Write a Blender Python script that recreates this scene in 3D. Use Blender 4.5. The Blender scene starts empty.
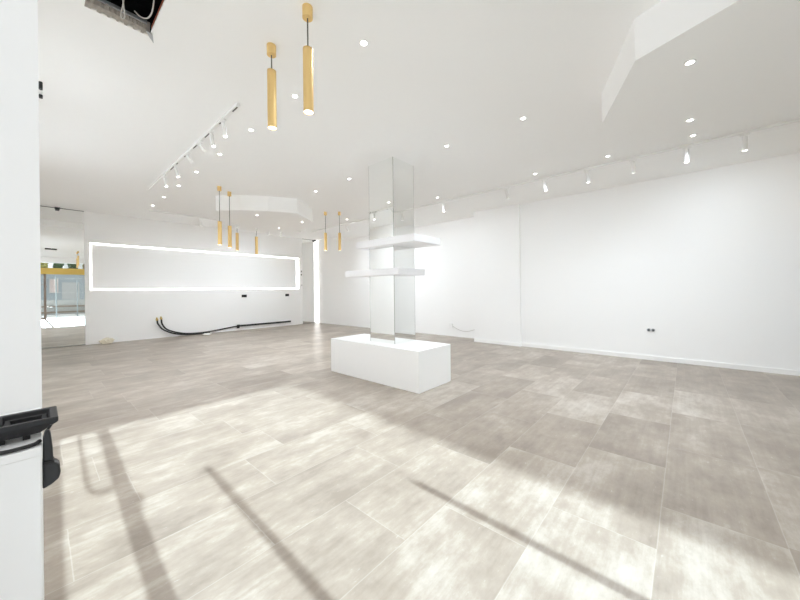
import bpy, bmesh, math, random
from mathutils import Vector, Matrix
random.seed(7)
C = bpy.context.scene.collection
SC = bpy.context.scene

# ------------------------------------------------------------------ camera, world, sun, exposure
F_PX, HORIZON, ROLL, EYE = 322.0, 290.3, math.radians(0.65), 1.30
ang = math.atan(286 / 322.0)
fwd = Vector((math.cos(ang), math.sin(ang), 0))
rgt = Vector((math.sin(ang), -math.cos(ang), 0))
upv = Vector((0, 0, 1))
cr = rgt * math.cos(ROLL) - upv * math.sin(ROLL)
cu = rgt * math.sin(ROLL) + upv * math.cos(ROLL)
cam = bpy.data.cameras.new('camera')
cam.sensor_width = 36
cam.sensor_fit = 'HORIZONTAL'
cam.lens = 36 * F_PX / 800
cam.shift_y = (HORIZON - 300) / 800
cam.clip_start = 0.02
cam_o = bpy.data.objects.new('camera', cam)
C.objects.link(cam_o)
m = Matrix((cr, cu, -fwd)).transposed().to_4x4()
m.translation = Vector((0, 0, EYE))
cam_o.matrix_world = m
SC.camera = cam_o

WORLD, SUN, LAMP, SPOT, EXPO = 0.50, 5.0, 18.5, 27.5, 1.39
w = bpy.data.worlds.new('sky')
SC.world = w
w.use_nodes = True
bg = w.node_tree.nodes['Background']
bg.inputs[0].default_value = (0.93, 0.955, 1.0, 1)
bg.inputs[1].default_value = WORLD
SUN_EL = math.radians(21.15)
sl = bpy.data.lights.new('sun', 'SUN')
sl.energy = SUN
sl.angle = math.radians(0.4)
sl.color = (0.78, 0.90, 1.0)
so = bpy.data.objects.new('sun', sl)
C.objects.link(so)
so.rotation_euler = Vector((0.024 * math.cos(SUN_EL), math.cos(SUN_EL), -math.sin(SUN_EL))).to_track_quat('-Z', 'Y').to_euler()
so.location = (1, -8, 6)
SC.view_settings.view_transform = 'Standard'
SC.view_settings.look = 'None'
SC.view_settings.gamma = 1
SC.view_settings.exposure = EXPO
SC.view_settings.use_curve_mapping = False
SC.cycles.max_bounces = 24
SC.cycles.diffuse_bounces = 16
SC.cycles.glossy_bounces = 8
SC.cycles.transparent_max_bounces = 16
SC.cycles.sample_clamp_indirect = 6
SC.cycles.use_denoising = True
SC.cycles.caustics_reflective = True
SC.cycles.blur_glossy = 0.5

# ------------------------------------------------------------------ materials
def mat(name, col, rough=0.5, metal=0.0, spec=0.5, emit=None, estr=1.0, bump=0.0, bscale=60, mottle=0.0, mscale=3.0):
    M = bpy.data.materials.new(name)
    M.use_nodes = True
    n, l = M.node_tree.nodes, M.node_tree.links
    b = n['Principled BSDF']
    b.inputs['Base Color'].default_value = (*col, 1)
    b.inputs['Roughness'].default_value = rough
    b.inputs['Metallic'].default_value = metal
    b.inputs['Specular IOR Level'].default_value = spec
    if emit:
        b.inputs['Emission Color'].default_value = (*emit, 1)
        b.inputs['Emission Strength'].default_value = estr
    if bump or mottle:
        tc = n.new('ShaderNodeTexCoord')
        nz = n.new('ShaderNodeTexNoise')
        nz.inputs['Scale'].default_value = bscale if bump else mscale
        nz.inputs['Detail'].default_value = 4
        l.new(tc.outputs['Object'], nz.inputs['Vector'])
        if bump:
            bp = n.new('ShaderNodeBump')
            bp.inputs['Strength'].default_value = bump
            bp.inputs['Distance'].default_value = 0.002
            l.new(nz.outputs['Fac'], bp.inputs['Height'])
            l.new(bp.outputs['Normal'], b.inputs['Normal'])
        if mottle:
            mx = n.new('ShaderNodeMix')
            mx.data_type = 'RGBA'
            mx.inputs[6].default_value = (*[max(0, c * (1 - mottle)) for c in col], 1)
            mx.inputs[7].default_value = (*[min(1, c * (1 + mottle)) for c in col], 1)
            l.new(nz.outputs['Fac'], mx.inputs[0])
            l.new(mx.outputs[2], b.inputs['Base Color'])
    return M

M_WALL = mat('white_paint', (0.965, 0.962, 0.955), 0.6, spec=0.2, bump=0.05, bscale=90)
M_CEIL = mat('ceiling_paint', (0.975, 0.975, 0.970), 0.75, spec=0.1, bump=0.04, bscale=70)
M_PLINTH = mat('white_lacquer', (0.93, 0.93, 0.925), 0.35, spec=0.4, bump=0.02, bscale=30)
M_SHELF = mat('white_acrylic', (0.93, 0.925, 0.945), 0.3, spec=0.4, bump=0.02, bscale=30)
M_SKIRT = mat('white_skirting', (0.95, 0.945, 0.93), 0.4, spec=0.4, bump=0.02)
M_MIRROR = mat('mirror_glass', (0.93, 0.94, 0.93), 0.0, metal=1.0, mottle=0.004, mscale=2)
M_EDGE = mat('grey_edge_trim', (0.42, 0.42, 0.40), 0.3, metal=0.6, bump=0.02)
M_GOLD = mat('brushed_gold', (0.86, 0.61, 0.26), 0.45, metal=0.45, bump=0.06, bscale=120)
M_GOLDP = mat('gold_beam_paint', (0.72, 0.50, 0.13), 0.45, metal=0.3, bump=0.03)
M_BLACK = mat('black_plastic', (0.016, 0.016, 0.018), 0.5, bump=0.08, bscale=150)
M_BLACK2 = mat('black_lining', (0.012, 0.012, 0.013), 0.7, bump=0.1, bscale=220)
M_RUBBER = mat('black_rubber', (0.02, 0.02, 0.02), 0.55, bump=0.1, bscale=200)
M_CORD = mat('dark_cord', (0.10, 0.09, 0.08), 0.6, bump=0.05, bscale=200)
M_WMETAL = mat('white_powder_coat', (0.90, 0.90, 0.89), 0.4, bump=0.02, bscale=200)
M_FRAME = mat('bronze_frame', (0.30, 0.24, 0.20), 0.45, metal=0.4, bump=0.03)
M_BRASS = mat('brass_fitting', (0.62, 0.47, 0.18), 0.35, metal=0.9, bump=0.03)
M_LED = mat('led_diffuser', (1, 1, 1), 0.5, emit=(1.0, 0.99, 0.97), estr=1.2, mottle=0.001)
M_LENS = mat('lamp_lens', (1, 1, 1), 0.4, emit=(1.0, 0.97, 0.90), estr=5.0, mottle=0.001)
M_PEND = mat('pendant_lens', (1, 1, 1), 0.4, emit=(1.0, 0.94, 0.82), estr=3.0, mottle=0.001)
M_BEIGE = mat('cream_plastic_bag', (0.78, 0.72, 0.58), 0.6, bump=0.3, bscale=40, mottle=0.1)
M_BOARD = mat('broken_plasterboard', (0.56, 0.51, 0.46), 0.9, bump=0.6, bscale=60, mottle=0.35, mscale=14)
M_PAPER = mat('plasterboard_paper', (0.86, 0.84, 0.80), 0.8, bump=0.3, bscale=50)
M_VOID = mat('void_shade_black', (0.01, 0.009, 0.012), 0.9, bump=0.2)
M_BRICKR = mat('red_brown_timber', (0.40, 0.10, 0.05), 0.8, bump=0.2, mottle=0.3)
M_WIRE = mat('grey_white_cable', (0.62, 0.60, 0.57), 0.5, bump=0.05)
M_STEEL = mat('galvanised_steel', (0.55, 0.57, 0.60), 0.4, metal=0.7, bump=0.05)
M_SOCK = mat('grey_socket', (0.32, 0.34, 0.36), 0.45, bump=0.03)
M_PAVE = mat('pale_paving', (0.74, 0.73, 0.71), 0.8, bump=0.3, bscale=12, mottle=0.08)
M_STREETW = mat('pale_street_wall', (0.36, 0.40, 0.42), 0.8, bump=0.1, mottle=0.9, mscale=2.6)
M_STREETL = mat('pale_lower_wall', (0.48, 0.48, 0.47), 0.8, bump=0.1, mottle=0.2, mscale=2.2)
M_STREETG = mat('blue_grey_shop_glass', (0.20, 0.30, 0.36), 0.25, mottle=0.95, mscale=5)
M_NOTICE = mat('pinkish_board', (0.62, 0.52, 0.49), 0.6, mottle=0.1)
M_LEAF = mat('green_foliage', (0.05, 0.10, 0.03), 0.6, bump=0.5, bscale=9, mottle=0.7, mscale=6)
M_LEAFY = mat('yellow_foliage', (0.32, 0.30, 0.05), 0.6, bump=0.5, bscale=9, mottle=0.5, mscale=6)
M_BARK = mat('bark', (0.10, 0.07, 0.05), 0.9, bump=0.6, bscale=20)
M_BUILD = mat('sun_blocker_facade', (0.72, 0.72, 0.71), 0.8, bump=0.1, mottle=0.1)

def glass_mat():
    M = bpy.data.materials.new('clear_window_glass')
    M.use_nodes = True
    n, l = M.node_tree.nodes, M.node_tree.links
    n.remove(n['Principled BSDF'])
    out = n['Material Output']
    tr = n.new('ShaderNodeBsdfTransparent')
    tr.inputs[0].default_value = (0.96, 0.98, 0.97, 1)
    gl = n.new('ShaderNodeBsdfGlossy')
    gl.inputs['Roughness'].default_value = 0.0
    fr = n.new('ShaderNodeFresnel')
    fr.inputs[0].default_value = 1.45
    mx = n.new('ShaderNodeMixShader')
    l.new(fr.outputs[0], mx.inputs[0])
    l.new(tr.outputs[0], mx.inputs[1])
    l.new(gl.outputs[0], mx.inputs[2])
    l.new(mx.outputs[0], out.inputs[0])
    return M
M_GLASS = glass_mat()

def floor_mat():
    M = bpy.data.materials.new('stone_look_vinyl_tiles')
    M.use_nodes = True
    n, l = M.node_tree.nodes, M.node_tree.links
    b = n['Principled BSDF']
    def math_(op, a, bb=None, c=None):
        q = n.new('ShaderNodeMath')
        q.operation = op
        for i, v in enumerate((a, bb, c)):
            if v is None:
                continue
            if isinstance(v, (int, float)):
                q.inputs[i].default_value = v
            else:
                l.new(v, q.inputs[i])
        return q.outputs[0]
    tc = n.new('ShaderNodeTexCoord')
    uv = n.new('ShaderNodeUVMap')
    uv.uv_map = 'tile'
    sep = n.new('ShaderNodeSeparateXYZ')
    l.new(uv.outputs[0], sep.inputs[0])
    at = n.new('ShaderNodeAttribute')
    at.attribute_name = 'tile_tone'
    sc = n.new('ShaderNodeSeparateColor')
    l.new(at.outputs['Color'], sc.inputs[0])
    tone, r1, r2 = sc.outputs[0], sc.outputs[1], sc.outputs[2]
    # coordinates shifted by a random amount per tile
    off = n.new('ShaderNodeCombineXYZ')
    l.new(math_('MULTIPLY', r1, 37.0), off.inputs[0])
    l.new(math_('MULTIPLY', r2, 53.0), off.inputs[1])
    add = n.new('ShaderNodeVectorMath')
    add.operation = 'ADD'
    l.new(tc.outputs['Object'], add.inputs[0])
    l.new(off.outputs[0], add.inputs[1])
    def noise(scale, detail, rough, stretch):
        mp = n.new('ShaderNodeMapping')
        mp.inputs['Scale'].default_value = stretch
        l.new(add.outputs[0], mp.inputs[0])
        z = n.new('ShaderNodeTexNoise')
        z.inputs['Scale'].default_value = scale
        z.inputs['Detail'].default_value = detail
        z.inputs['Roughness'].default_value = rough
        l.new(mp.outputs[0], z.inputs['Vector'])
        return z.outputs['Fac']
    big = noise(2.4, 4, 0.55, (0.75, 1.2, 1))
    mid = noise(9, 6, 0.68, (0.7, 1.3, 1))
    fine = noise(46, 5, 0.7, (0.45, 1.5, 1))
    streak = noise(7, 3, 0.6, (0.22, 5.0, 1))
    v = math_('MULTIPLY_ADD', math_('SUBTRACT', big, 0.5), 1.3, 0.42)
    v = math_('MULTIPLY_ADD', math_('SUBTRACT', mid, 0.5), 0.95, v)
    v = math_('MULTIPLY_ADD', math_('SUBTRACT', streak, 0.5), 0.34, v)
    v = math_('MULTIPLY_ADD', math_('SUBTRACT', tone, 0.5), 0.46, v)
    ramp = n.new('ShaderNodeValToRGB')
    e = ramp.color_ramp.elements
    e[0].position, e[0].color = 0.12, (0.255, 0.212, 0.172, 1)
    e[1].position, e[1].color = 0.92, (0.515, 0.472, 0.415, 1)
    k = ramp.color_ramp.elements.new(0.5)
    k.color = (0.352, 0.300, 0.246, 1)
    l.new(v, ramp.inputs[0])
    # fine pale scratches of whitewash
    fm = n.new('ShaderNodeMapRange')
    fm.inputs[1].default_value, fm.inputs[2].default_value = 0.60, 0.72
    l.new(fine, fm.inputs[0])
    mm = n.new('ShaderNodeMapRange')
    mm.inputs[1].default_value, mm.inputs[2].default_value = 0.45, 0.65
    l.new(mid, mm.inputs[0])
    mx = n.new('ShaderNodeMix')
    mx.data_type = 'RGBA'
    l.new(math_('MULTIPLY', math_('MULTIPLY', fm.outputs[0], mm.outputs[0]), 0.8), mx.inputs[0])
    l.new(ramp.outputs[0], mx.inputs[6])
    mx.inputs[7].default_value = (0.62, 0.59, 0.55, 1)
    # bevel highlight along the tile edges, painted in as a pale line
    u, vv = sep.outputs[0], sep.outputs[1]
    ed = math_('MINIMUM', math_('MINIMUM', u, math_('SUBTRACT', 0.96, u)), math_('MINIMUM', vv, math_('SUBTRACT', 0.49, vv)))
    em = n.new('ShaderNodeMapRange')
    em.inputs[1].default_value, em.inputs[2].default_value = 0.0035, 0.0015
    em.inputs[3].default_value, em.inputs[4].default_value = 0.0, 0.16
    l.new(ed, em.inputs[0])
    jx = n.new('ShaderNodeMix')
    jx.data_type = 'RGBA'
    l.new(em.outputs[0], jx.inputs[0])
    l.new(mx.outputs[2], jx.inputs[6])
    jx.inputs[7].default_value = (0.72, 0.69, 0.64, 1)
    l.new(jx.outputs[2], b.inputs['Base Color'])
    rr = n.new('ShaderNodeMapRange')
    rr.inputs[3].default_value, rr.inputs[4].default_value = 0.27, 0.42
    l.new(mid, rr.inputs[0])
    l.new(rr.outputs[0], b.inputs['Roughness'])
    b.inputs['Specular IOR Level'].default_value = 0.4
    bp = n.new('ShaderNodeBump')
    bp.inputs['Strength'].default_value = 0.12
    bp.inputs['Distance'].default_value = 0.001
    l.new(fine, bp.inputs['Height'])
    l.new(bp.outputs[0], b.inputs['Normal'])
    return M
M_FLOOR = floor_mat()

# ------------------------------------------------------------------ helpers
def box(bm, x0, x1, y0, y1, z0, z1):
    vs = [bm.verts.new((x, y, z)) for z in (z0, z1) for y in (y0, y1) for x in (x0, x1)]
    for f in ((0, 2, 3, 1), (4, 5, 7, 6), (0, 1, 5, 4), (2, 6, 7, 3), (0, 4, 6, 2), (1, 3, 7, 5)):
        bm.faces.new([vs[i] for i in f])

def boxes(*bs):
    bm = bmesh.new()
    for b in bs:
        box(bm, *b)
    return bm

def cyl(bm, p0, p1, r0, r1=None, seg=24, cap=True):
    r1 = r0 if r1 is None else r1
    p0, p1 = Vector(p0), Vector(p1)
    d = (p1 - p0).normalized()
    a = d.orthogonal().normalized()
    b = d.cross(a)
    R = []
    for p, r in ((p0, r0), (p1, r1)):
        R.append([bm.verts.new(p + (a * math.cos(2 * math.pi * i / seg) + b * math.sin(2 * math.pi * i / seg)) * r) for i in range(seg)])
    for i in range(seg):
        j = (i + 1) % seg
        bm.faces.new((R[0][i], R[0][j], R[1][j], R[1][i]))
    if cap:
        bm.faces.new(R[0][::-1])
        bm.faces.new(R[1])

def spline(pts, n=8):
    P = [Vector(p) for p in pts]
    P = [2 * P[0] - P[1]] + P + [2 * P[-1] - P[-2]]
    out = []
    for i in range(1, len(P) - 2):
        for k in range(n):
            t = k / n
            a, b, c, d = P[i - 1], P[i], P[i + 1], P[i + 2]
            out.append(0.5 * ((2 * b) + (c - a) * t + (2 * a - 5 * b + 4 * c - d) * t * t + (3 * b - a - 3 * c + d) * t ** 3))
    out.append(P[-2])
    return out

def tube(bm, pts, r, seg=10):
    pts = [Vector(p) for p in pts]
    rings, pa = [], None
    for i, p in enumerate(pts):
        d = (pts[min(i + 1, len(pts) - 1)] - pts[max(i - 1, 0)]).normalized()
        a = d.orthogonal().normalized() if pa is None else (pa - d * pa.dot(d)).normalized()
        pa = a
        b = d.cross(a)
        rings.append([bm.verts.new(p + (a * math.cos(2 * math.pi * k / seg) + b * math.sin(2 * math.pi * k / seg)) * r) for k in range(seg)])
    for A, B in zip(rings, rings[1:]):
        for k in range(seg):
            j = (k + 1) % seg
            bm.faces.new((A[k], A[j], B[j], B[k]))
    bm.faces.new(rings[0][::-1])
    bm.faces.new(rings[-1])

def prism(bm, poly, axis, a0, a1):
    def P(u, v, a):
        return {'x': (a, u, v), 'y': (u, a, v), 'z': (u, v, a)}[axis]
    A = [bm.verts.new(P(u, v, a0)) for u, v in poly]
    B = [bm.verts.new(P(u, v, a1)) for u, v in poly]
    k = len(poly)
    for i in range(k):
        j = (i + 1) % k
        bm.faces.new((A[i], A[j], B[j], B[i]))
    bm.faces.new(A[::-1])
    bm.faces.new(B)

def obj(name, bm, material, parent=None, bevel=0.0, smooth=False, seg=2):
    bmesh.ops.recalc_face_normals(bm, faces=bm.faces)
    me = bpy.data.meshes.new(name)
    bm.to_mesh(me)
    bm.free()
    me.materials.append(material)
    o = bpy.data.objects.new(name, me)
    C.objects.link(o)
    if smooth:
        for p in me.polygons:
            p.use_smooth = True
        me.set_sharp_from_angle(angle=math.radians(40))
    if bevel:
        md = o.modifiers.new('bevel', 'BEVEL')
        md.width = bevel
        md.segments = seg
        md.limit_method = 'ANGLE'
    if parent is not None:
        o.parent = parent
        o.matrix_parent_inverse = Matrix.Translation(-parent.location)
    return o

def thing(name, label, cat, loc=(0, 0, 0), group=None):
    o = bpy.data.objects.new(name, None)
    o.empty_display_size = 0.1
    C.objects.link(o)
    o.location = loc
    o['label'] = label
    o['category'] = cat
    if group:
        o['group'] = group
    return o

def tag(o, label, cat, group=None):
    o['label'] = label
    o['category'] = cat
    if group:
        o['group'] = group
    return o

def struct(name, bm, material, label=None, cat=None, **k):
    o = obj(name, bm, material, **k)
    o['kind'] = 'structure'
    if label:
        o['label'] = label
        o['category'] = cat
    return o

def dup(root, loc, label):
    r = root.copy()
    C.objects.link(r)
    r.location = loc
    r['label'] = label
    for ch in list(root.children):
        c = ch.copy()
        C.objects.link(c)
        c.parent = r
        for g in list(ch.children):
            d = g.copy()
            C.objects.link(d)
            d.parent = c
    return r

H1, H2 = 3.22, 3.40          # ceiling heights
XR, XRF, YB, YF, XL = 7.295, 7.68, 11.40, -1.75, -0.10

# ------------------------------------------------------------------ structure
# floor: one mesh of individual tiles laid in rows along x
def build_floor():
    bm = bmesh.new()
    uvl = bm.loops.layers.uv.new('tile')
    cl = bm.loops.layers.float_color.new('tile_tone')
    W_, L_ = 0.49, 0.96
    rows = {-3: 0.55, -2: 0.53, -1: 0.11, 0: 0.66, 1: 0.30, 2: 0.80, 3: 0.10, 4: 0.42}
    tones = {(0, 1): 0.85, (0, 2): 0.38, (-1, 1): 0.9, (-1, 2): 0.55, (-1, 3): 0.12, (-2, 1): 0.9, (-2, 2): 0.35, (-3, 1): 0.45, (-3, 2): 0.8, (1, 2): 0.30, (1, 3): 0.5}
    rng = random.Random(11)
    y00 = 0.61
    for r in range(-5, 23):
        ya = y00 + W_ * r
        ph = rows.get(r, rng.random() * L_)
        c = -2
        while True:
            xa = ph + c * L_
            if xa > 8.3:
                break
            if xa + L_ < -1.2:
                c += 1
                continue
            tone = tones.get((r, c), 0.5 + (0.42 if ya > 4.3 or xa > 1.9 or ya < 1.0 else 0.16) * (rng.random() - 0.5) * 2)  # tone spread cut inside the sun patch, painting in its washed-out look
            rc = (tone, rng.random(), rng.random(), 1)
            x0, x1 = max(xa, -1.2), min(xa + L_, 8.3)
            y0, y1 = max(ya, YF), min(ya + W_, YB + 0.25)
            c += 1
            if x1 <= x0 or y1 <= y0:
                continue
            q = [(x0, y0), (x1, y0), (x1, y1), (x0, y1)]
            f = bm.faces.new([bm.verts.new((px, py, 0)) for px, py in q])
            for lp, (px, py) in zip(f.loops, q):
                lp[uvl].uv = (px - xa, py - ya)
                lp[cl] = rc
    return bm
struct('floor', build_floor(), M_FLOOR)

# ceiling with the open hatch cut in it; it steps up near the back wall
HX0, HX1, HY0, HY1 = 0.222, 0.570, 2.25, 2.985
YS = 9.42
struct('ceiling', boxes(
    (-1.2, HX0, YF, YS, H1, H1 + 0.014), (HX1, 8.3, YF, YS, H1, H1 + 0.014),
    (HX0, HX1, YF, HY0, H1, H1 + 0.014), (HX0, HX1, HY1, YS, H1, H1 + 0.014),
    (-1.2, 8.3, YS - 0.014, YS, H1 + 0.014, H2 + 0.014), (-1.2, 8.3, YS, YB + 0.25, H2, H2 + 0.014)), M_CEIL)

def disc(cx, cy, r, z0, z1, seg=96):
    bm = bmesh.new()
    cyl(bm, (cx, cy, z0), (cx, cy, z1), r, seg=seg)
    return bm
bm = bmesh.new()
prism(bm, [(2.36, 6.95), (2.68, 6.58), (3.08, 6.26), (3.58, 6.0), (4.27, 6.5), (4.62, 7.3), (4.6, 7.9), (4.2, 8.35), (3.6, 8.5), (3.0, 8.5), (2.72, 8.0), (2.52, 7.42)], 'z', 2.92, H1)
struct('trim_1', bm, M_CEIL)
bm = bmesh.new()
prism(bm, [(2.60, -0.9), (2.654, -0.227), (2.849, 0.259), (3.716, 0.607), (4.152, 0.342), (4.65, -0.2), (4.75, -0.9), (4.4, -1.5), (3.6, -1.7), (2.9, -1.5)], 'z', 2.92, H1)
struct('trim_2', bm, M_CEIL)

struct('wall_right', boxes(
    (XR, XR + 0.6, YF - 0.9, 2.80, 0, H1), (XR - 0.075, XR + 0.6, 2.80, 3.94, 0, H1),
    (XRF, XRF + 0.3, 3.94, YB + 0.25, 0, H2)), M_WALL)
struct('baseboard_right', boxes(
    (XR - 0.016, XR, YF, 2.80, 0, 0.075), (XR - 0.091, XR - 0.075, 2.80 - 0.016, 3.956, 0, 0.075)), M_SKIRT)
NX0, NX1, NZ0, NZ1 = 0.895, 6.855, 1.395, 2.61
WB0, WB1 = 0.80, 7.00
struct('wall_back', boxes(
    (WB0, NX0, YB, YB + 0.13, 0, H2), (NX1, WB1, YB, YB + 0.13, 0, H2),
    (NX0, NX1, YB, YB + 0.13, 0, NZ0), (NX0, NX1, YB, YB + 0.13, NZ1, H2),
    (NX0 + 0.036, NX1 - 0.105, YB + 0.03, YB + 0.13, NZ0 + 0.042, NZ1 - 0.042),
    (-1.2, WB0, YB + 0.03, YB + 0.13, 0, H2), (WB1, 8.3, YB + 0.03, YB + 0.13, 0, H2),
    (-1.2, 8.3, YB + 0.13, YB + 0.25, 0, H2)), M_WALL)
struct('wall_left', boxes((XL - 0.2, XL, 1.75, YB + 0.25, 0, H2)), M_WALL)
struct('wall_left_pier', boxes((-1.2, 0.008, 1.72, 2.05, 0, H1)), M_WALL).name = 'wall_left.001'

# storefront behind the viewpoint
GX = [0.10, 0.31, 0.43, 3.90, 5.70, 7.295]
ZB0, ZB1, ZH = 2.34, 2.66, 2.95
struct('wall_front', boxes(
    (-1.2, 7.9, YF - 0.16, YF, ZH, H1), (-1.2, -0.08, YF - 0.16, YF, 0, ZH)), M_WALL)
tb = struct('trim_3', boxes((-0.08, XR, YF - 0.13, YF + 0.0, ZB0, ZB1)), M_GOLDP, bevel=0.004)
win = struct('window_1', boxes(
    (0.305, 3.90, YF - 0.11, YF - 0.05, 0, 0.03), (3.87, 3.93, YF - 0.11, YF - 0.05, 0.03, ZB0),
    (3.93, 5.67, YF - 0.11, YF - 0.05, 0, 0.03), (5.67, 5.73, YF - 0.11, YF - 0.05, 0, ZB0),
    (5.73, XR, YF - 0.11, YF - 0.05, 0, 0.03)), M_FRAME)
obj('glass', boxes((0.305, 3.87, YF - 0.085, YF - 0.075, 0.03, ZB0)), M_GLASS, win)
obj('glass', boxes((3.93, 5.67, YF - 0.085, YF - 0.075, 0.03, ZB0)), M_GLASS, win)
obj('glass', boxes((5.73, XR, YF - 0.085, YF - 0.075, 0.03, ZB0)), M_GLASS, win)
win2 = struct('window_2', boxes((1.68, 1.72, YF - 0.11, YF - 0.05, ZB1, ZH), (3.87, 3.93, YF - 0.11, YF - 0.05, ZB1, ZH),
                                (5.67, 5.73, YF - 0.11, YF - 0.05, ZB1, ZH)), M_FRAME)
obj('glass', boxes((-0.08, XR, YF - 0.085, YF - 0.075, ZB1, ZH)), M_GLASS, win2)
door = struct('door_1', boxes((-0.079, -0.02, YF - 0.11, YF - 0.05, 0, ZB0), (0.215, 0.302, YF - 0.11, YF - 0.05, 0, ZB0),
                              (-0.02, 0.215, YF - 0.11, YF - 0.05, 0, 0.12)), M_FRAME)
obj('glass', boxes((-0.02, 0.215, YF - 0.085, YF - 0.075, 0.12, ZB0)), M_GLASS, door)
bm = bmesh.new()
yh = YF + 0.0
tube(bm, [(0.235, YF - 0.05, 1.79), (0.215, yh, 1.79)] + spline([(0.195, yh, 1.79), (0.15, yh, 1.79), (0.115, yh, 1.81), (0.10, yh, 1.87), (0.10, yh, 1.95), (0.10, yh, 2.20), (0.10, yh, 2.27), (0.13, yh, 2.30), (0.215, yh, 2.30)], 6) + [(0.235, YF - 0.05, 2.30)], 0.015)
obj('handle', bm, M_FRAME, door, smooth=True)
bm = bmesh.new()
cyl(bm, (0.312, YF - 0.05, 1.69), (0.312, YF + 0.02, 1.69), 0.026)
obj('lock', bm, M_FRAME, door, smooth=True)
struct('sun_blocking_canopy', boxes((-1.2, 8.5, YF - 1.25, YF - 0.16, 3.0, 3.4)), M_CEIL)       # unseen canopy, added to keep the sun out of the transom glass
struct('ground', boxes((-14, 24, -32, YF, -0.05, -0.004)), M_PAVE)

# ------------------------------------------------------------------ mirrors, niche, leds on the back wall
def wall_mirror(x0, x1, label):
    t = thing('wall_mirror', label, 'mirror', (x0, YB, 0))
    obj('mirror_panel', boxes((x0 + 0.004, x1 - 0.004, YB + 0.012, YB + 0.03, 0.03, H2 - 0.012)), M_MIRROR, t)
    obj('bottom_channel', boxes((x0, x1, YB + 0.006, YB + 0.03, 0.0, 0.03)), M_EDGE, t)
    obj('top_channel', boxes((x0, x1, YB + 0.006, YB + 0.03, H2 - 0.012, H2)), M_BLACK, t)
    return t

wall_mirror(0.0, WB0, 'tall mirror panel at left end of the back wall, reflecting the shopfront and street')
wall_mirror(WB1, XRF - 0.06, 'narrow tall mirror panel at right end of the back wall, beside the corner light strip')

# bracket hardware at the top of the mirrors
def clip(name, label, x, y0, y1, z):
    t = thing(name, label, 'clip', (x, y1, z))
    obj('body', boxes((x - 0.035, x + 0.035, y0, y1, z - 0.06, z - 0.015)), M_BLACK, t, bevel=0.006)
    obj('mounting_plate', boxes((x - 0.045, x + 0.045, y0 - 0.01, y1, z - 0.015, z)), M_BLACK, t)
    return t
clip('mirror_clip', 'small black clip at the top edge of the left back mirror', 0.335, YB - 0.07, YB + 0.005, H2)
clip('mirror_clip', 'small black clip at the top corner of the right back mirror', 7.57, YB - 0.07, YB + 0.005, H2)

# niche light strips (set into the recess in the back wall)
def led(name, label, bs, hs):
    t = thing(name, label, 'light strip', (bs[0][0], bs[0][2], bs[0][4]))
    obj('diffuser', boxes(*bs), M_LED, t)
    obj('channel', boxes(*hs), M_WMETAL, t)
    return t
yn = YB + 0.022
led('light_strip', 'bright light strip along the top edge of the wall niche',
    [(NX0 + .02, NX1 - .02, yn, YB + .118, NZ1 - .042, NZ1 - .008)], [(NX0 + .02, NX1 - .02, YB + .118, YB + .13, NZ1 - .04, NZ1)])
led('light_strip', 'bright light strip along the bottom edge of the wall niche',
    [(NX0 + .02, NX1 - .02, yn, YB + .118, NZ0 + .008, NZ0 + .042)], [(NX0 + .02, NX1 - .02, YB + .118, YB + .13, NZ0, NZ0 + .04)])
led('light_strip', 'short upright light strip at the left end of the wall niche',
    [(NX0 + .006, NX0 + .034, yn, YB + .118, NZ0 + .06, NZ1 - .06)], [(NX0, NX0 + .035, YB + .118, YB + .13, NZ0 + .06, NZ1 - .06)])
led('light_strip', 'short upright light strip at the right end of the wall niche',
    [(NX1 - .095, NX1 - .006, yn, YB + .118, NZ0 + .06, NZ1 - .06)], [(NX1 - .10, NX1, YB + .118, YB + .13, NZ0 + .06, NZ1 - .06)])
led('corner_light_strip', 'floor to ceiling bright light strip in the far right corner of the room',
    [(XRF - 0.055, XRF - 0.004, YB - 0.09, YB + 0.015, 0.002, H2 - 0.03)], [(XRF - 0.06, XRF, YB + 0.015, YB + 0.03, 0.002, H2 - 0.03)])

# ------------------------------------------------------------------ mirrored column on a plinth with two shelves
KX0, KX1, KY0, KY1, ZP = 3.395, 3.862, 3.125, 3.635, 0.53
def ring(x0, x1, y0, y1, z0, z1):
    """a slab with the column's square opening cut through it"""
    bm = bmesh.new()
    o = [(x0, y0), (x1, y0), (x1, y1), (x0, y1)]
    g = 0.001
    i = [(KX0 - g, KY0 - g), (KX1 + g, KY0 - g), (KX1 + g, KY1 + g), (KX0 - g, KY1 + g)]
    V = {}
    for nm, P in (('o', o), ('i', i)):
        for zz, z in ((0, z0), (1, z1)):
            V[nm, zz] = [bm.verts.new((x, y, z)) for x, y in P]
    for k in range(4):
        j = (k + 1) % 4
        bm.faces.new((V['o', 1][k], V['o', 1][j], V['i', 1][j], V['i', 1][k]))
        bm.faces.new((V['o', 0][k], V['i', 0][k], V['i', 0][j], V['o', 0][j]))
        bm.faces.new((V['o', 0][k], V['o', 0][j], V['o', 1][j], V['o', 1][k]))
        bm.faces.new((V['i', 0][k], V['i', 1][k], V['i', 1][j], V['i', 0][j]))
    return bm
pl = obj('display_plinth', ring(3.163, 3.892, 2.508, 4.328, 0.0, ZP), M_PLINTH, bevel=0.003)
tag(pl, 'long low white box plinth standing on the floor around the mirrored column', 'plinth')
su = obj('floating_shelf', ring(3.27, 3.875, 2.645, 3.80, 1.945, 2.045), M_SHELF, bevel=0.006)
tag(su, 'upper of the two white shelves around the mirrored column', 'shelf', 'white shelves on the mirrored column')
s2 = obj('floating_shelf', ring(3.27, 3.875, 2.936, 4.08, 1.52, 1.612), M_SHELF, bevel=0.006)
tag(s2, 'lower of the two white shelves around the mirrored column', 'shelf', 'white shelves on the mirrored column')
col = thing('mirrored_column', 'square floor to ceiling column clad in mirrors, rising from the white plinth', 'column', (KX0, KY0, 0))
e = 0.012
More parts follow.
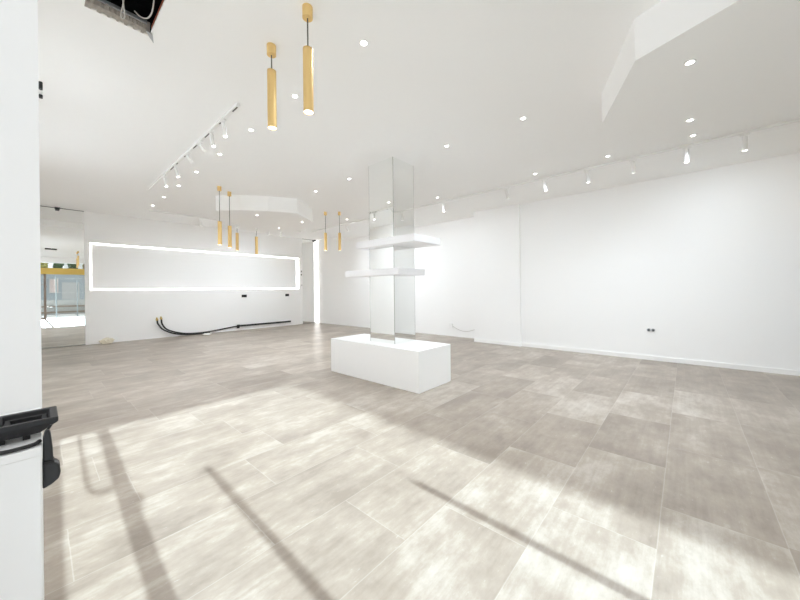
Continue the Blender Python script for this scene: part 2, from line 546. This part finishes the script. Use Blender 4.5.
obj('core', boxes((KX0 + e, KX1 - e, KY0 + e, KY1 - e, 0, H1)), M_WALL, col)
q = 0.006
for bx_ in ((KX0, KX0 + e, KY0 + q, KY1 - q), (KX1 - e, KX1, KY0 + q, KY1 - q), (KX0 + q, KX1 - q, KY0, KY0 + e), (KX0 + q, KX1 - q, KY1 - e, KY1)):
    obj('mirror_panel', boxes((*bx_, 0.004, H1 - 0.004)), M_MIRROR, col)
for x, y in ((KX0, KY0), (KX1 - q, KY0), (KX0, KY1 - q), (KX1 - q, KY1 - q)):
    obj('edge_trim', boxes((x, x + q, y, y + q, 0.004, H1 - 0.004)), M_EDGE, col)

# ------------------------------------------------------------------ gold pendants
def lamp(name, parent, loc, energy, size=150, radius=0.03, blend=1.0, direction=(0, 0, -1), col_=(0.83, 0.915, 1.0)):
    L = bpy.data.lights.new(name, 'SPOT')
    L.energy = energy
    L.spot_size = math.radians(size)
    L.spot_blend = blend
    L.shadow_soft_size = radius
    L.color = col_
    o = bpy.data.objects.new(name, L)
    C.objects.link(o)
    o.parent = parent
    o.location = Vector(loc)
    o.rotation_euler = Vector(direction).to_track_quat('-Z', 'Y').to_euler()
    return o

def pendant(label, x, y, zc, z1, z0, group, MC=None):
    t = thing('pendant_lamp', label, 'pendant lamp', (x, y, zc), group)
    bm = bmesh.new(); cyl(bm, (x, y, zc - 0.078), (x, y, zc), 0.034, seg=32)
    obj('ceiling_canopy', bm, MC or M_GOLD, t, bevel=0.002, smooth=True)
    bm = bmesh.new(); cyl(bm, (x, y, z1), (x, y, zc - 0.078), 0.0045, seg=10)
    obj('cord', bm, M_CORD, t, smooth=True)
    bm = bmesh.new()
    cyl(bm, (x, y, z0), (x, y, z1), 0.0335, seg=32, cap=False)
    cyl(bm, (x, y, z0), (x, y, z1 - 0.01), 0.0305, seg=32, cap=False)
    cyl(bm, (x, y, z1 - 0.01), (x, y, z1), 0.0335, 0.0335, seg=32)
    tb_ = obj('tube', bm, M_GOLD, t, smooth=True)
    bm = bmesh.new(); cyl(bm, (x, y, z0 + 0.004), (x, y, z0 + 0.02), 0.0303, seg=32)
    obj('lens', bm, M_PEND, t, smooth=True)
    lamp('bulb_light', t, (0, 0, z0 - zc - 0.01), 5.0, size=120, col_=(1, 0.96, 0.90))
    return t
PG = 'gold pendant lamps'
pendant('nearest gold tube pendant, larger of the two hanging at the top of the photo', 1.225, 1.895, H1, 2.935, 2.508, PG)
pendant('second gold tube pendant, just left of and behind the nearest one', 1.225, 2.40, H1, 3.02, 2.575, PG)
pendant('gold tube pendant farthest left of the group in front of the back niche', 2.205, 6.314, H1, 2.585, 2.164, PG)
pendant('gold tube pendant second from left in front of the back niche, slightly lower mount', 2.455, 6.525, H1, 2.569, 2.157, PG)
pendant('gold tube pendant left of the mirrored column, left one of that close pair', 4.652, 6.526, H1, 2.71, 2.286, PG)
pendant('gold tube pendant left of the mirrored column, right one of that close pair', 4.887, 6.285, H1, 2.71, 2.286, PG)
pendant('short corded gold pendant under the round ceiling drop, nearer its left side', 3.209, 8.086, 2.92, 2.727, 2.31, PG, M_WMETAL)
pendant('short corded gold pendant under the far edge of the round ceiling drop', 3.70, 8.14, 2.92, 2.70, 2.26, PG, M_WMETAL)

# ------------------------------------------------------------------ recessed downlights
DG = 'recessed ceiling downlights'
def downlight(label, x, y, z, e=LAMP):
    t = thing('downlight', label, 'ceiling light', (x, y, z), DG)
    bm = bmesh.new()
    n = 32
    prof = [(0.0245, 0.0), (0.0245, -0.004), (0.032, -0.004), (0.035, 0.0)]
    R = [[bm.verts.new((x + r * math.cos(2 * math.pi * k / n), y + r * math.sin(2 * math.pi * k / n), z + dz)) for k in range(n)] for r, dz in prof]
    for A, B in zip(R, R[1:]):
        for k in range(n):
            bm.faces.new((A[k], A[(k + 1) % n], B[(k + 1) % n], B[k]))
    obj('trim_ring', bm, M_WMETAL, t, smooth=True)
    bm = bmesh.new(); cyl(bm, (x, y, z - 0.003), (x, y, z - 0.0005), 0.0243, seg=n)
    obj('lens', bm, M_LENS, t)
    lamp('bulb_light', t, (0, 0, -0.012), e * (0.65 if x < 2.5 else 1.55 if y < 3 else 1.2))
ORD = ['nearest', 'second', 'third', 'fourth', 'fifth', 'sixth', 'seventh', 'eighth', 'ninth']
for k, y in enumerate([1.85, 2.855, 3.83, 4.825, 5.81, 6.78, 7.79, 8.72]):
    downlight('%s round downlight from the camera in the row beside the left ceiling track' % ORD[k], 1.693, y, H1)
for k, y in enumerate([1.353, 2.37, 4.296, 5.296]):
    downlight('round downlight in the middle ceiling row, %s' % ['first beyond the near round drop', 'last before the mirrored column', 'first behind the mirrored column', 'last before the far round drop'][k], 3.64 if k < 2 else 3.56, y, H1)
for k, y in enumerate([-0.083, 0.835, 1.866, 3.84, 6.79]):
    downlight('%s round downlight from the camera in the row beside the right ceiling track' % ORD[k], 5.53, y, H1)
downlight('round downlight on the near round ceiling drop, the larger brighter looking one', 3.135, -0.036, 2.92)
downlight('round downlight on the near round ceiling drop, on its side towards the right wall', 4.216, -0.043, 2.92)
downlight('round downlight under the far round drop, near left one', 3.083, 6.742, 2.92)
downlight('round downlight under the far round drop, near right one', 4.112, 6.687, 2.92)
downlight('round downlight under the far round drop, far right one', 4.093, 7.729, 2.92)
downlight('round downlight close to the back wall by the left mirror', 2.25, 9.3, H1)

# ------------------------------------------------------------------ tracks and spots
def track_y(name, label, x, y0, y1, z, slots, gaps):
    t = thing(name, label, 'light track', (x, y0, z))
    obj('rail', boxes((x - 0.018, x + 0.018, y0, y1, z - 0.03, z)), M_WMETAL, t, bevel=0.002)
    for a, b in slots:
        obj('open_slot', boxes((x - 0.006, x + 0.006, a, b, z - 0.0315, z - 0.012)), M_BLACK, t)
    return t
dash = [(3.41, 3.53), (3.81, 3.90), (4.21, 4.37), (4.67, 4.81), (5.15, 5.20), (5.51, 5.90), (6.20, 6.26)]
track_y('light_track', 'white ceiling track with black gaps, hung with spotlights, left side of the room', 1.37, 3.38, 7.35, H1, dash, None)
track_y('light_track', 'long plain white ceiling track running beside the right wall', 5.83, YF + 0.1, 8.9, H1, [], None)
t = thing('light_track', 'white ceiling track running along in front of the back wall', 'light track', (1.7, 9.2, H1))
obj('rail', boxes((1.7, 5.6, 9.182, 9.218, H1 - 0.03, H1)), M_WMETAL, t, bevel=0.002)

SG = 'white track spotlights'
def spot(label, x, y, z, d, lit=0.0, aim=None, L=0.17, r=0.027):
    t = thing('track_spotlight', label, 'spotlight', (x, y, z), SG)
    zt = z - 0.0325
    obj('adapter', boxes((x - 0.014, x + 0.014, y - 0.045, y + 0.045, zt - 0.018, zt)), M_WMETAL, t, bevel=0.003)
    d = Vector(d).normalized()
    p0 = Vector((x, y, zt - 0.062))
    bm = bmesh.new(); cyl(bm, (x, y, zt - 0.055), (x, y, zt - 0.018), 0.007, seg=12)
    obj('swivel_arm', bm, M_WMETAL, t, smooth=True)
    bm = bmesh.new(); cyl(bm, p0 - d * 0.03, p0 + d * (L - 0.03), r * 0.92, r, seg=28)
    h = obj('head', bm, M_WMETAL, t, smooth=True, bevel=0.003)
    bm = bmesh.new(); cyl(bm, p0 + d * (L - 0.0305), p0 + d * (L - 0.028), r * 0.86, seg=28)
    obj('lens', bm, M_LENS if lit else M_WMETAL, h)
    if lit:
        lamp('bulb_light', t, (p0 + d * (L + 0.0)) - t.location, lit * SPOT / 6, size=130, direction=aim or d, radius=0.025)
    return t
sp = [(3.78, (.08, -.2, -1), 9), (4.14, (.08, -.2, -1), 9), (4.52, (.1, -.75, -.65), 0), (5.02, (.1, -.75, -.65), 0), (5.62, (.2, -.25, -1), 10), (6.25, (.15, -.25, -1), 10)]
for k, (y, d, lit) in enumerate(sp):
    spot('white cylinder spotlight on the left ceiling track, %s from its near end' % ORD[k], 1.37, y, H1, d, lit * 0.42, aim=(-.72, 0, -.7), L=0.15, r=0.021)
sp = [(-0.56, (.12, 0, -1), 2.4), (-0.025, (.12, .02, -1), 0.6), (0.567, (.55, 0, -.83), 0.5), (1.165, (.2, -.1, -1), 0.45), (1.81, (.15, -.12, -1), 0.5), (2.495, (.5, 0, -.8), 0.8), (3.90, (.1, 0, -1), 1.8), (5.2, (.4, 0, -.9), 4.0), (7.2, (.5, 0, -.8), 13)]
for k, (y, d, lit) in enumerate(sp):
    spot('white cylinder spotlight on the right ceiling track, %s from its near end' % ORD[k], 5.83, y, H1, d, lit, aim=(0.74, 0, -0.67))
for k, (x, d) in enumerate([(2.75, (.3, .2, -.9)), (4.55, (.1, .3, -.9)), (4.95, (.1, .3, -.9))]):
    spot('white spotlight on the track before the back wall, %s from the left' % ORD[k].replace('nearest', 'first'), x, 9.2, H1, d, 4.5, aim=(0, .62, -.78))

# ------------------------------------------------------------------ ceiling hatch with loose wires
ht = thing('ceiling_hatch', 'open dark rectangular hole in the ceiling with broken plasterboard edges and wires', 'hatch', (HX0, HY1, H1))
zt = H1 + 0.30
obj('void_shade_box', boxes((HX0 - 0.15, HX0 - 0.14, HY0 - 0.15, HY1 + 0.15, H1 + 0.02, zt), (HX1 + 0.14, HX1 + 0.15, HY0 - 0.15, HY1 + 0.15, H1 + 0.02, zt),
    (HX0 - 0.15, HX1 + 0.15, HY0 - 0.15, HY0 - 0.14, H1 + 0.02, zt), (HX0 - 0.15, HX1 + 0.15, HY1 + 0.14, HY1 + 0.15, H1 + 0.02, zt),
    (HX0 - 0.15, HX1 + 0.15, HY0 - 0.15, HY1 + 0.15, zt, zt + 0.01)), M_VOID, ht)  # near-black box paints in the shade inside the ceiling hole
# far torn edge of the board: a rough ribbon seen from below
rng = random.Random(3)
bm = bmesh.new()
N = 26
rows_ = []
for i in range(N + 1):
    x = HX0 + (HX1 - HX0) * i / N
    rows_.append([bm.verts.new((x, HY1 - 0.001, H1 - 0.001)), bm.verts.new((x, HY1 - 0.018 - 0.008 * rng.random(), H1 + 0.03)),
                  bm.verts.new((x, HY1 - 0.012 - 0.02 * rng.random(), H1 + 0.085)), bm.verts.new((x, HY1 + 0.02, H1 + 0.10)), bm.verts.new((x, HY1 + 0.02, H1 + 0.016))])
for A, B in zip(rows_, rows_[1:]):
    for k in range(5):
        bm.faces.new((A[k], A[(k + 1) % 5], B[(k + 1) % 5], B[k]))
bm.faces.new(rows_[0]); bm.faces.new(rows_[-1][::-1])
obj('torn_board_edge', bm, M_BOARD, ht)
obj('hatch_rail', boxes((HX0 - 0.02, HX1 - 0.02, HY1 - 0.042, HY1 - 0.028, H1 + 0.06, H1 + 0.085)), M_STEEL, ht, bevel=0.002)
bm = bmesh.new()
rng2 = random.Random(9)
for k in range(7):
    x = HX0 + 0.03 + k * 0.047
    prism(bm, [(x, HY1 - 0.003), (x + 0.02 + rng2.random() * 0.02, HY1 - 0.002), (x + 0.03, HY1 - 0.016 - 0.01 * rng2.random()), (x + 0.012, HY1 - 0.012 - 0.01 * rng2.random())], 'z', H1 - 0.004, H1 + 0.006)
obj('torn_paper', bm, M_PAPER, ht)
obj('side_batten', boxes((HX1 + 0.001, HX1 + 0.03, HY0, HY1 - 0.06, H1 + 0.0145, H1 + 0.045)), M_BRICKR, ht)
bm = bmesh.new()
prism(bm, [(HX1 - 0.03, HY1 - 0.06), (HX1 + 0.008, HY1 - 0.055), (HX1 + 0.035, HY1 + 0.045), (HX1 - 0.004, HY1 - 0.01)], 'z', H1 - 0.010, H1 - 0.004)
obj('bent_metal_flap', bm, M_STEEL, ht)
bm = bmesh.new()
tube(bm, spline([(0.40, 2.70, zt), (0.40, 2.78, H1 + 0.15), (0.402, 2.84, H1 + 0.06), (0.395, 2.885, H1 + 0.0), (0.405, 2.905, H1 - 0.012), (0.418, 2.895, H1 + 0.0), (0.405, 2.85, H1 + 0.04), (0.397, 2.82, H1 + 0.06)], 8), 0.0045)
obj('wire', bm, M_WIRE, ht, smooth=True)
bm = bmesh.new()
tube(bm, spline([(0.535, 2.55, zt), (0.535, 2.62, H1 + 0.12), (0.54, 2.72, H1 + 0.03), (0.53, 2.80, H1 + 0.01), (0.50, 2.86, H1 + 0.03), (0.47, 2.89, H1 + 0.07)], 8), 0.0045)
obj('wire', bm, M_WIRE, ht, smooth=True)

# ------------------------------------------------------------------ things on the back wall
def outlet(label, x, z, wid, y=YB):
    t = thing('power_socket', label, 'socket', (x, y, z))
    obj('faceplate', boxes((x - wid / 2, x + wid / 2, y - 0.012, y - 0.0005, z - 0.045, z + 0.045)), M_BLACK, t, bevel=0.004)
    for k in (-1, 1):
        bm = bmesh.new()
        cyl(bm, (x + k * wid / 4, y - 0.016, z), (x + k * wid / 4, y - 0.0125, z), 0.026, seg=24)
        cyl(bm, (x + k * wid / 4 - 0.009, y - 0.020, z), (x + k * wid / 4 - 0.009, y - 0.0165, z), 0.004, seg=8)
        cyl(bm, (x + k * wid / 4 + 0.009, y - 0.020, z), (x + k * wid / 4 + 0.009, y - 0.0165, z), 0.004, seg=8)
        obj('socket_insert', bm, M_BLACK2, t)
    return t
outlet('black double socket below the wall niche, the left one', 4.735, 1.165, 0.17)
outlet('black double socket below the right end of the wall niche', 6.335, 1.168, 0.15)
t = thing('power_socket', 'dark grey double socket low on the long right wall', 'socket', (XR, 0.475, 0.538))
obj('faceplate', boxes((XR - 0.008, XR - 0.0005, 0.415, 0.535, 0.508, 0.568)), M_WMETAL, t, bevel=0.003)
for k in (-1, 1):
    bm = bmesh.new(); cyl(bm, (XR - 0.018, 0.475 + k * 0.031, 0.538), (XR - 0.0085, 0.475 + k * 0.031, 0.538), 0.027, seg=24)
    s_ = obj('socket_insert', bm, M_SOCK, t, smooth=True)
    bm = bmesh.new(); cyl(bm, (XR - 0.021, 0.475 + k * 0.031, 0.538), (XR - 0.0185, 0.475 + k * 0.031, 0.538), 0.013, seg=16)
    obj('plug_hole', bm, M_BLACK, s_)

def hose(label, pts, tip):
    t = thing('black_hose', label, 'hose', pts[0], 'black hoses on the back wall')
    bm = bmesh.new(); tube(bm, spline(pts, 8), 0.02, 12)
    obj('pipe', bm, M_RUBBER, t, smooth=True)
    p = Vector(pts[0]); d = (Vector(pts[0]) - Vector(pts[1])).normalized()
    bm = bmesh.new()
    cyl(bm, p + d * 0.001, p + d * 0.05, 0.03, seg=6)
    cyl(bm, p + d * 0.05, p + d * 0.085, 0.02, 0.018, seg=16)
    obj('brass_fitting', bm, M_BRASS, t)
    return t
hose('black hose rising to the far left brass end, curving down to the skirting', [(2.262, YB - 0.12, 0.52), (2.28, YB - 0.11, 0.42), (2.40, YB - 0.09, 0.25), (2.62, YB - 0.08, 0.12), (2.90, YB - 0.075, 0.045), (3.20, YB - 0.08, 0.024), (3.62, YB - 0.085, 0.026)], 0)
hose('longer black hose with the right hand brass end, running right along the wall', [(2.362, YB - 0.10, 0.54), (2.385, YB - 0.09, 0.40), (2.50, YB - 0.055, 0.24), (2.75, YB - 0.035, 0.12), (3.05, YB - 0.028, 0.055), (3.45, YB - 0.025, 0.045), (3.75, YB - 0.025, 0.065), (4.10, YB - 0.025, 0.105), (4.50, YB - 0.025, 0.145), (5.10, YB - 0.025, 0.148), (5.80, YB - 0.025, 0.155), (6.43, YB - 0.025, 0.165)], 1)
cd = tag(obj('cable_trunking', boxes((4.46, 6.45, YB - 0.06, YB - 0.048, 0.125, 0.185)), M_RUBBER, bevel=0.004), 'straight black strip along the foot of the back wall holding the hose', 'trunking')
bm = boxes((4.455, 4.545, YB - 0.072, YB - 0.062, 0.08, 0.20))
tag(obj('pipe_clamp', bm, M_BLACK, bevel=0.004), 'small black clamp where the hose meets the straight black strip', 'clamp')
t = thing('isolator_switch', 'small black double switch on the trim at the right end of the back wall', 'switch', (6.95, YB, 2.0))
for z in (1.965, 2.09):
    obj('button', boxes((6.935, 6.965, YB - 0.03, YB - 0.0005, z - 0.03, z + 0.03)), M_BLACK, t, bevel=0.006)
tag(obj('isolator_switch', boxes((6.955, 6.975, YB - 0.02, YB - 0.0005, 1.53, 1.565)), M_BLACK, bevel=0.004), 'tiny black knob on the trim below the black double switch', 'switch')

def crumple(name, x, y, sx, sy, sz, M, seed, label, cat):
    bm = bmesh.new()
    bmesh.ops.create_icosphere(bm, subdivisions=4, radius=1)
    rg = random.Random(seed)
    dirs = [(Vector((rg.gauss(0, 1), rg.gauss(0, 1), rg.gauss(0, 1))).normalized(), rg.uniform(3, 9), rg.uniform(0, 6)) for _ in range(9)]
    for v in bm.verts:
        n_ = v.co.normalized()
        s_ = 1 + sum(0.055 * math.sin(f * n_.dot(d) * 2 + p) for d, f, p in dirs)
        v.co = Vector((n_.x * sx * s_, n_.y * sy * s_, max(0.0, (n_.z * s_ + 0.75) * sz * 0.57)))
        v.co += Vector((x, y, 0.001))
    o = obj(name, bm, M, smooth=True)
    return tag(o, label, cat)
crumple('crumpled_bag', 1.19, 11.27, 0.13, 0.10, 0.14, M_BEIGE, 4, 'crumpled cream bag on the floor against the back wall near the left mirror', 'bag')
crumple('plaster_lump', 3.43, 10.93, 0.11, 0.08, 0.06, M_PAPER, 8, 'small white lump on the floor below the lying black hose', 'debris')

# small wall box with a hanging cable on the far right wall
t = thing('wall_cable_box', 'small white wall box with a thin grey cable drooping along the far right wall', 'cable outlet', (XRF, 4.90, 0.32))
obj('box', boxes((XRF - 0.05, XRF - 0.0005, 4.86, 4.96, 0.25, 0.36)), M_SOCK if False else M_WMETAL, t, bevel=0.006)
bm = bmesh.new(); tube(bm, spline([(XRF - 0.03, 4.86, 0.29), (XRF - 0.02, 4.72, 0.22), (XRF - 0.02, 4.55, 0.175), (XRF - 0.02, 4.38, 0.18), (XRF - 0.02, 4.20, 0.23), (XRF - 0.02, 4.15, 0.25)], 8), 0.007)
obj('cable', bm, M_WIRE, t, smooth=True)

# small dark fixture high on the left wall, just showing past the pier
t = thing('wall_bracket', 'tiny black and white fixture high on the left wall beside the white pier', 'bracket', (XL, 3.4, 2.62))
obj('arm', boxes((XL, 0.035, 3.39, 3.41, 2.72, 2.74)), M_WMETAL, t)
obj('head', boxes((0.016, 0.036, 3.38, 3.42, 2.75, 2.80)), M_BLACK, t, bevel=0.006)
obj('clamp', boxes((0.016, 0.036, 3.38, 3.42, 2.69, 2.71)), M_BLACK, t, bevel=0.006)

# ------------------------------------------------------------------ cabinet at the left edge with the tool case
t = thing('white_cabinet', 'plain white cabinet at the left edge carrying the black tool case', 'cabinet', (-0.4, 1.49, 0))
obj('body', boxes((-0.85, 0.003, 1.27, 1.715, 0.0, 0.878)), M_PLINTH, t, bevel=0.002)
obj('worktop', boxes((-0.85, 0.005, 1.265, 1.718, 0.879, 0.900)), M_PLINTH, t, bevel=0.002)

def tray(bm, x0, x1, y0, y1, z0, z1, flare, inset):
    """open moulded half shell: flared outer wall, rim, recessed floor"""
    def loop(dx, z, sx0=0.0):
        return [bm.verts.new(p) for p in ((x0 - sx0 * 0 + dx, y0 + dx, z), (x1 - dx, y0 + dx, z), (x1 - dx, y1 - dx, z), (x0 + dx, y1 - dx, z))]
    A = [bm.verts.new(p) for p in ((x0 + .004, y0 + flare * .5, z0), (x1 - flare, y0 + flare * .5, z0), (x1 - flare, y1 - flare * .5, z0), (x0 + .004, y1 - flare * .5, z0))]
    B = loop(0, z1 - 0.014)
    Cc = loop(0, z1)
    D = loop(inset, z1 - 0.001)
    E_ = loop(inset + 0.004, z1 - 0.022)
    bm.faces.new(A[::-1])
    for P, Q in ((A, B), (B, Cc), (Cc, D), (D, E_)):
        for k in range(4):
            bm.faces.new((P[k], P[(k + 1) % 4], Q[(k + 1) % 4], Q[k]))
    bm.faces.new(E_)
cz = 0.9005
# four rubber feet carry the shells
case = thing('tool_case', 'open black plastic tool case lying on the white cabinet at the left edge', 'tool case', (-0.1, 1.40, cz))
bm = bmesh.new(); tray(bm, -0.086, 0.037, 1.335, 1.47, cz + 0.012, cz + 0.053, 0.036, 0.016)
lid = obj('lid_shell', bm, M_BLACK, case, bevel=0.003)
bm = bmesh.new(); tray(bm, -0.064, 0.015, 1.36, 1.445, cz + 0.030, cz + 0.042, 0.004, 0.009)
obj('lid_insert', bm, M_BLACK2, lid, bevel=0.001)
bm = bmesh.new(); tray(bm, -0.235, -0.096, 1.335, 1.47, cz + 0.012, cz + 0.057, 0.02, 0.014)
base = obj('base_shell', bm, M_BLACK, case, bevel=0.003)
bm = bmesh.new()
for yy in (1.345, 1.375, 1.405, 1.435):
    cyl(bm, (-0.091, yy, cz + 0.049), (-0.091, yy + 0.022, cz + 0.049), 0.0065, seg=14)
obj('hinge', bm, M_BLACK2, case, smooth=True)
bm = boxes(*[(x, x + 0.014, y, y + 0.014, cz, cz + 0.0125) for x in (-0.22, -0.115, -0.075, -0.03) for y in (1.36, 1.43)])
obj('foot', bm, M_BLACK2, case)
bm = boxes((-0.105, -0.098, 1.326, 1.337, cz + 0.02, cz + 0.045), (-0.20, -0.15, 1.326, 1.337, cz + 0.025, cz + 0.05))
obj('latch', bm, M_BLACK2, case, bevel=0.002)
# loose cable under the case
bm = bmesh.new()
tube(bm, spline([(-0.24, 1.285, cz + 0.006), (-0.16, 1.274, cz + 0.007), (-0.09, 1.28, cz + 0.007), (-0.05, 1.274, cz + 0.006), (-0.01, 1.282, cz + 0.006), (0.001, 1.30, cz + 0.006)], 8), 0.005)
tag(obj('black_cable', bm, M_RUBBER, smooth=True), 'loose black cable lying along the front edge of the white cabinet under the tool case', 'cable')

tool = thing('hand_tool', 'dark tool with a bulging foot hanging down off the right edge of the cabinet', 'tool', (0.02, 1.30, cz))
K = 0.00281 / 1.0
def tz(u, v):   # outline measured on the cabinet's near right corner plane
    return (0.0058 + (u - 208) / 5 * 0.00185, 0.893 - (v - 287) / 5 * 0.00255)
up_ = [tz(*p) for p in ((210, 250), (222, 215), (240, 203), (250, 228), (258, 300), (262, 372), (208, 372))]
bm = bmesh.new(); prism(bm, up_, 'y', 1.287, 1.315)
obj('grip', bm, M_BLACK, tool, bevel=0.004)
lo_ = [tz(*p) for p in ((206, 376), (263, 376), (280, 388), (293, 402), (297, 440), (290, 472), (252, 494), (206, 508))]
bm = bmesh.new(); prism(bm, lo_, 'y', 1.281, 1.321)
obj('foot', bm, M_BLACK, tool, bevel=0.005)
bm = bmesh.new(); prism(bm, [tz(*p) for p in ((207, 366), (267, 372), (267, 386), (207, 381))], 'y', 1.283, 1.319)
obj('collar', bm, M_BLACK2, tool, bevel=0.002)
bm = bmesh.new(); cyl(bm, (tz(238, 0)[0], 1.30, tz(0, 206)[1]), (tz(252, 0)[0], 1.30, tz(0, 188)[1]), 0.003, seg=10)
obj('trigger', bm, M_BLACK2, tool)

# ------------------------------------------------------------------ street outside the shopfront (seen in the mirror)
for x, y, h, lab in ((0.69, -3.2, 2.25, 'thin grey post on the pavement just outside, nearer the shop door'), (1.56, -4.0, 2.06, 'thin grey post on the pavement outside, farther from the shop door')):
    t = thing('street_post', lab, 'post', (x, y, 0), 'street posts')
    bm = bmesh.new(); cyl(bm, (x, y, -0.004), (x, y, h), 0.028, seg=16)
    obj('shaft', bm, M_STREETW, t, smooth=True)
    bm = bmesh.new(); cyl(bm, (x, y, h), (x, y, h + 0.03), 0.03, 0.012, seg=16)
    obj('cap', bm, M_STREETW, t)
t = thing('street_barrier', 'low pale street barrier panel with two dark rails, seen in the left mirror', 'barrier', (1.8, -6, 0))
for z in (0.15, 0.50):
    obj('rail', boxes((-0.6, 5.0, -5.90, -5.84, z, z + 0.10)), M_FRAME, t)
obj('panel', boxes((-0.6, 5.0, -5.99, -5.97, 0.05, 0.95)), M_STREETL, t)
for x in (-0.6, 1.6, 3.3, 5.0):
    obj('upright', boxes((x - 0.03, x + 0.03, -5.965, -5.91, -0.004, 0.70)), M_STREETL, t)
t = thing('street_building', 'low grey blue shop building across the street, seen in the left mirror', 'building', (3, -13, 0))
obj('wall', boxes((-4, 9, -14.5, -13, -0.004, 2.9)), M_STREETW, t)
obj('roof', boxes((-4.1, 9.1, -14.6, -12.9, 2.9, 3.0)), M_STREETL, t)
for x in (-0.95, 1.25, 2.5, 3.7):
    wf = obj('window', boxes((x, x + 0.95, -13.03, -12.99, 0.9, 2.2)), M_STREETL, t)
    obj('pane', boxes((x + 0.07, x + 0.88, -13.04, -13.031, 0.97, 2.13)), M_STREETG, wf)
t = thing('street_notice_board', 'pale pinkish notice board on the building across the street, seen in the left mirror', 'notice board', (0.8, -12.95, 1.9))
obj('panel', boxes((0.62, 1.03, -12.955, -12.945, 1.43, 2.42)), M_NOTICE, t)
obj('frame', boxes((0.57, 0.62, -12.97, -12.94, 1.38, 2.47), (1.03, 1.08, -12.97, -12.94, 1.38, 2.47), (0.62, 1.03, -12.97, -12.94, 2.42, 2.47), (0.62, 1.03, -12.97, -12.94, 1.38, 1.43)), M_STREETL, t)
def hedge(x, y, z0, n, seed, M, label, sx=0.2, sz=0.55):
    t = thing('street_tree', label, 'tree', (x, y, 0))
    rg = random.Random(seed)
    bm = bmesh.new()
    for _ in range(n):
        c = Vector((x + rg.uniform(-sx, sx), y + rg.uniform(-.4, .4), z0 + rg.uniform(-sz, sz)))
        q_ = bmesh.ops.create_icosphere(bm, subdivisions=1, radius=rg.uniform(.09, .17))
        for v in q_['verts']:
            v.co = v.co * rg.uniform(.7, 1.25) + c
    obj('foliage', bm, M, t)
    bm = bmesh.new(); cyl(bm, (x, y, -0.004), (x, y, z0), 0.10, 0.07, seg=12)
    obj('trunk', bm, M_BARK, t)
for k, (x, s, M, lab) in enumerate([
        (-0.6, 1, M_LEAFY, 'yellowish street tree behind the low building, leftmost in the left mirror'),
        (0.26, 2, M_LEAFY, 'yellow green street tree second from left behind the low building, in the mirror'),
        (1.12, 3, M_LEAF, 'dark green street tree third from left behind the low building, in the mirror'),
        (1.98, 4, M_LEAF, 'dark green street tree fourth from left behind the low building, in the mirror'),
        (2.84, 5, M_LEAFY, 'yellow green street tree fifth from left behind the low building, in the mirror'),
        (3.70, 6, M_LEAF, 'green street tree rightmost behind the low building, by the added tall building')]):
    hedge(x, -15.2, 3.30, 80, s, M, lab)
t = thing('sun_blocking_building', 'added tall building across the street, blocking the sun at the right', 'building', (9, -24, 0))  # building added to block the sun along the floor patch's right edge
obj('wall', boxes((1.72, 18, -30, -22, -0.004, 15)), M_BUILD, t)
for r in range(4):
    for c in range(5):
        wf = obj('window', boxes((4 + c * 2.8, 5.4 + c * 2.8, -22.0, -21.94, 2 + r * 3.2, 3.7 + r * 3.2)), M_FRAME, t)
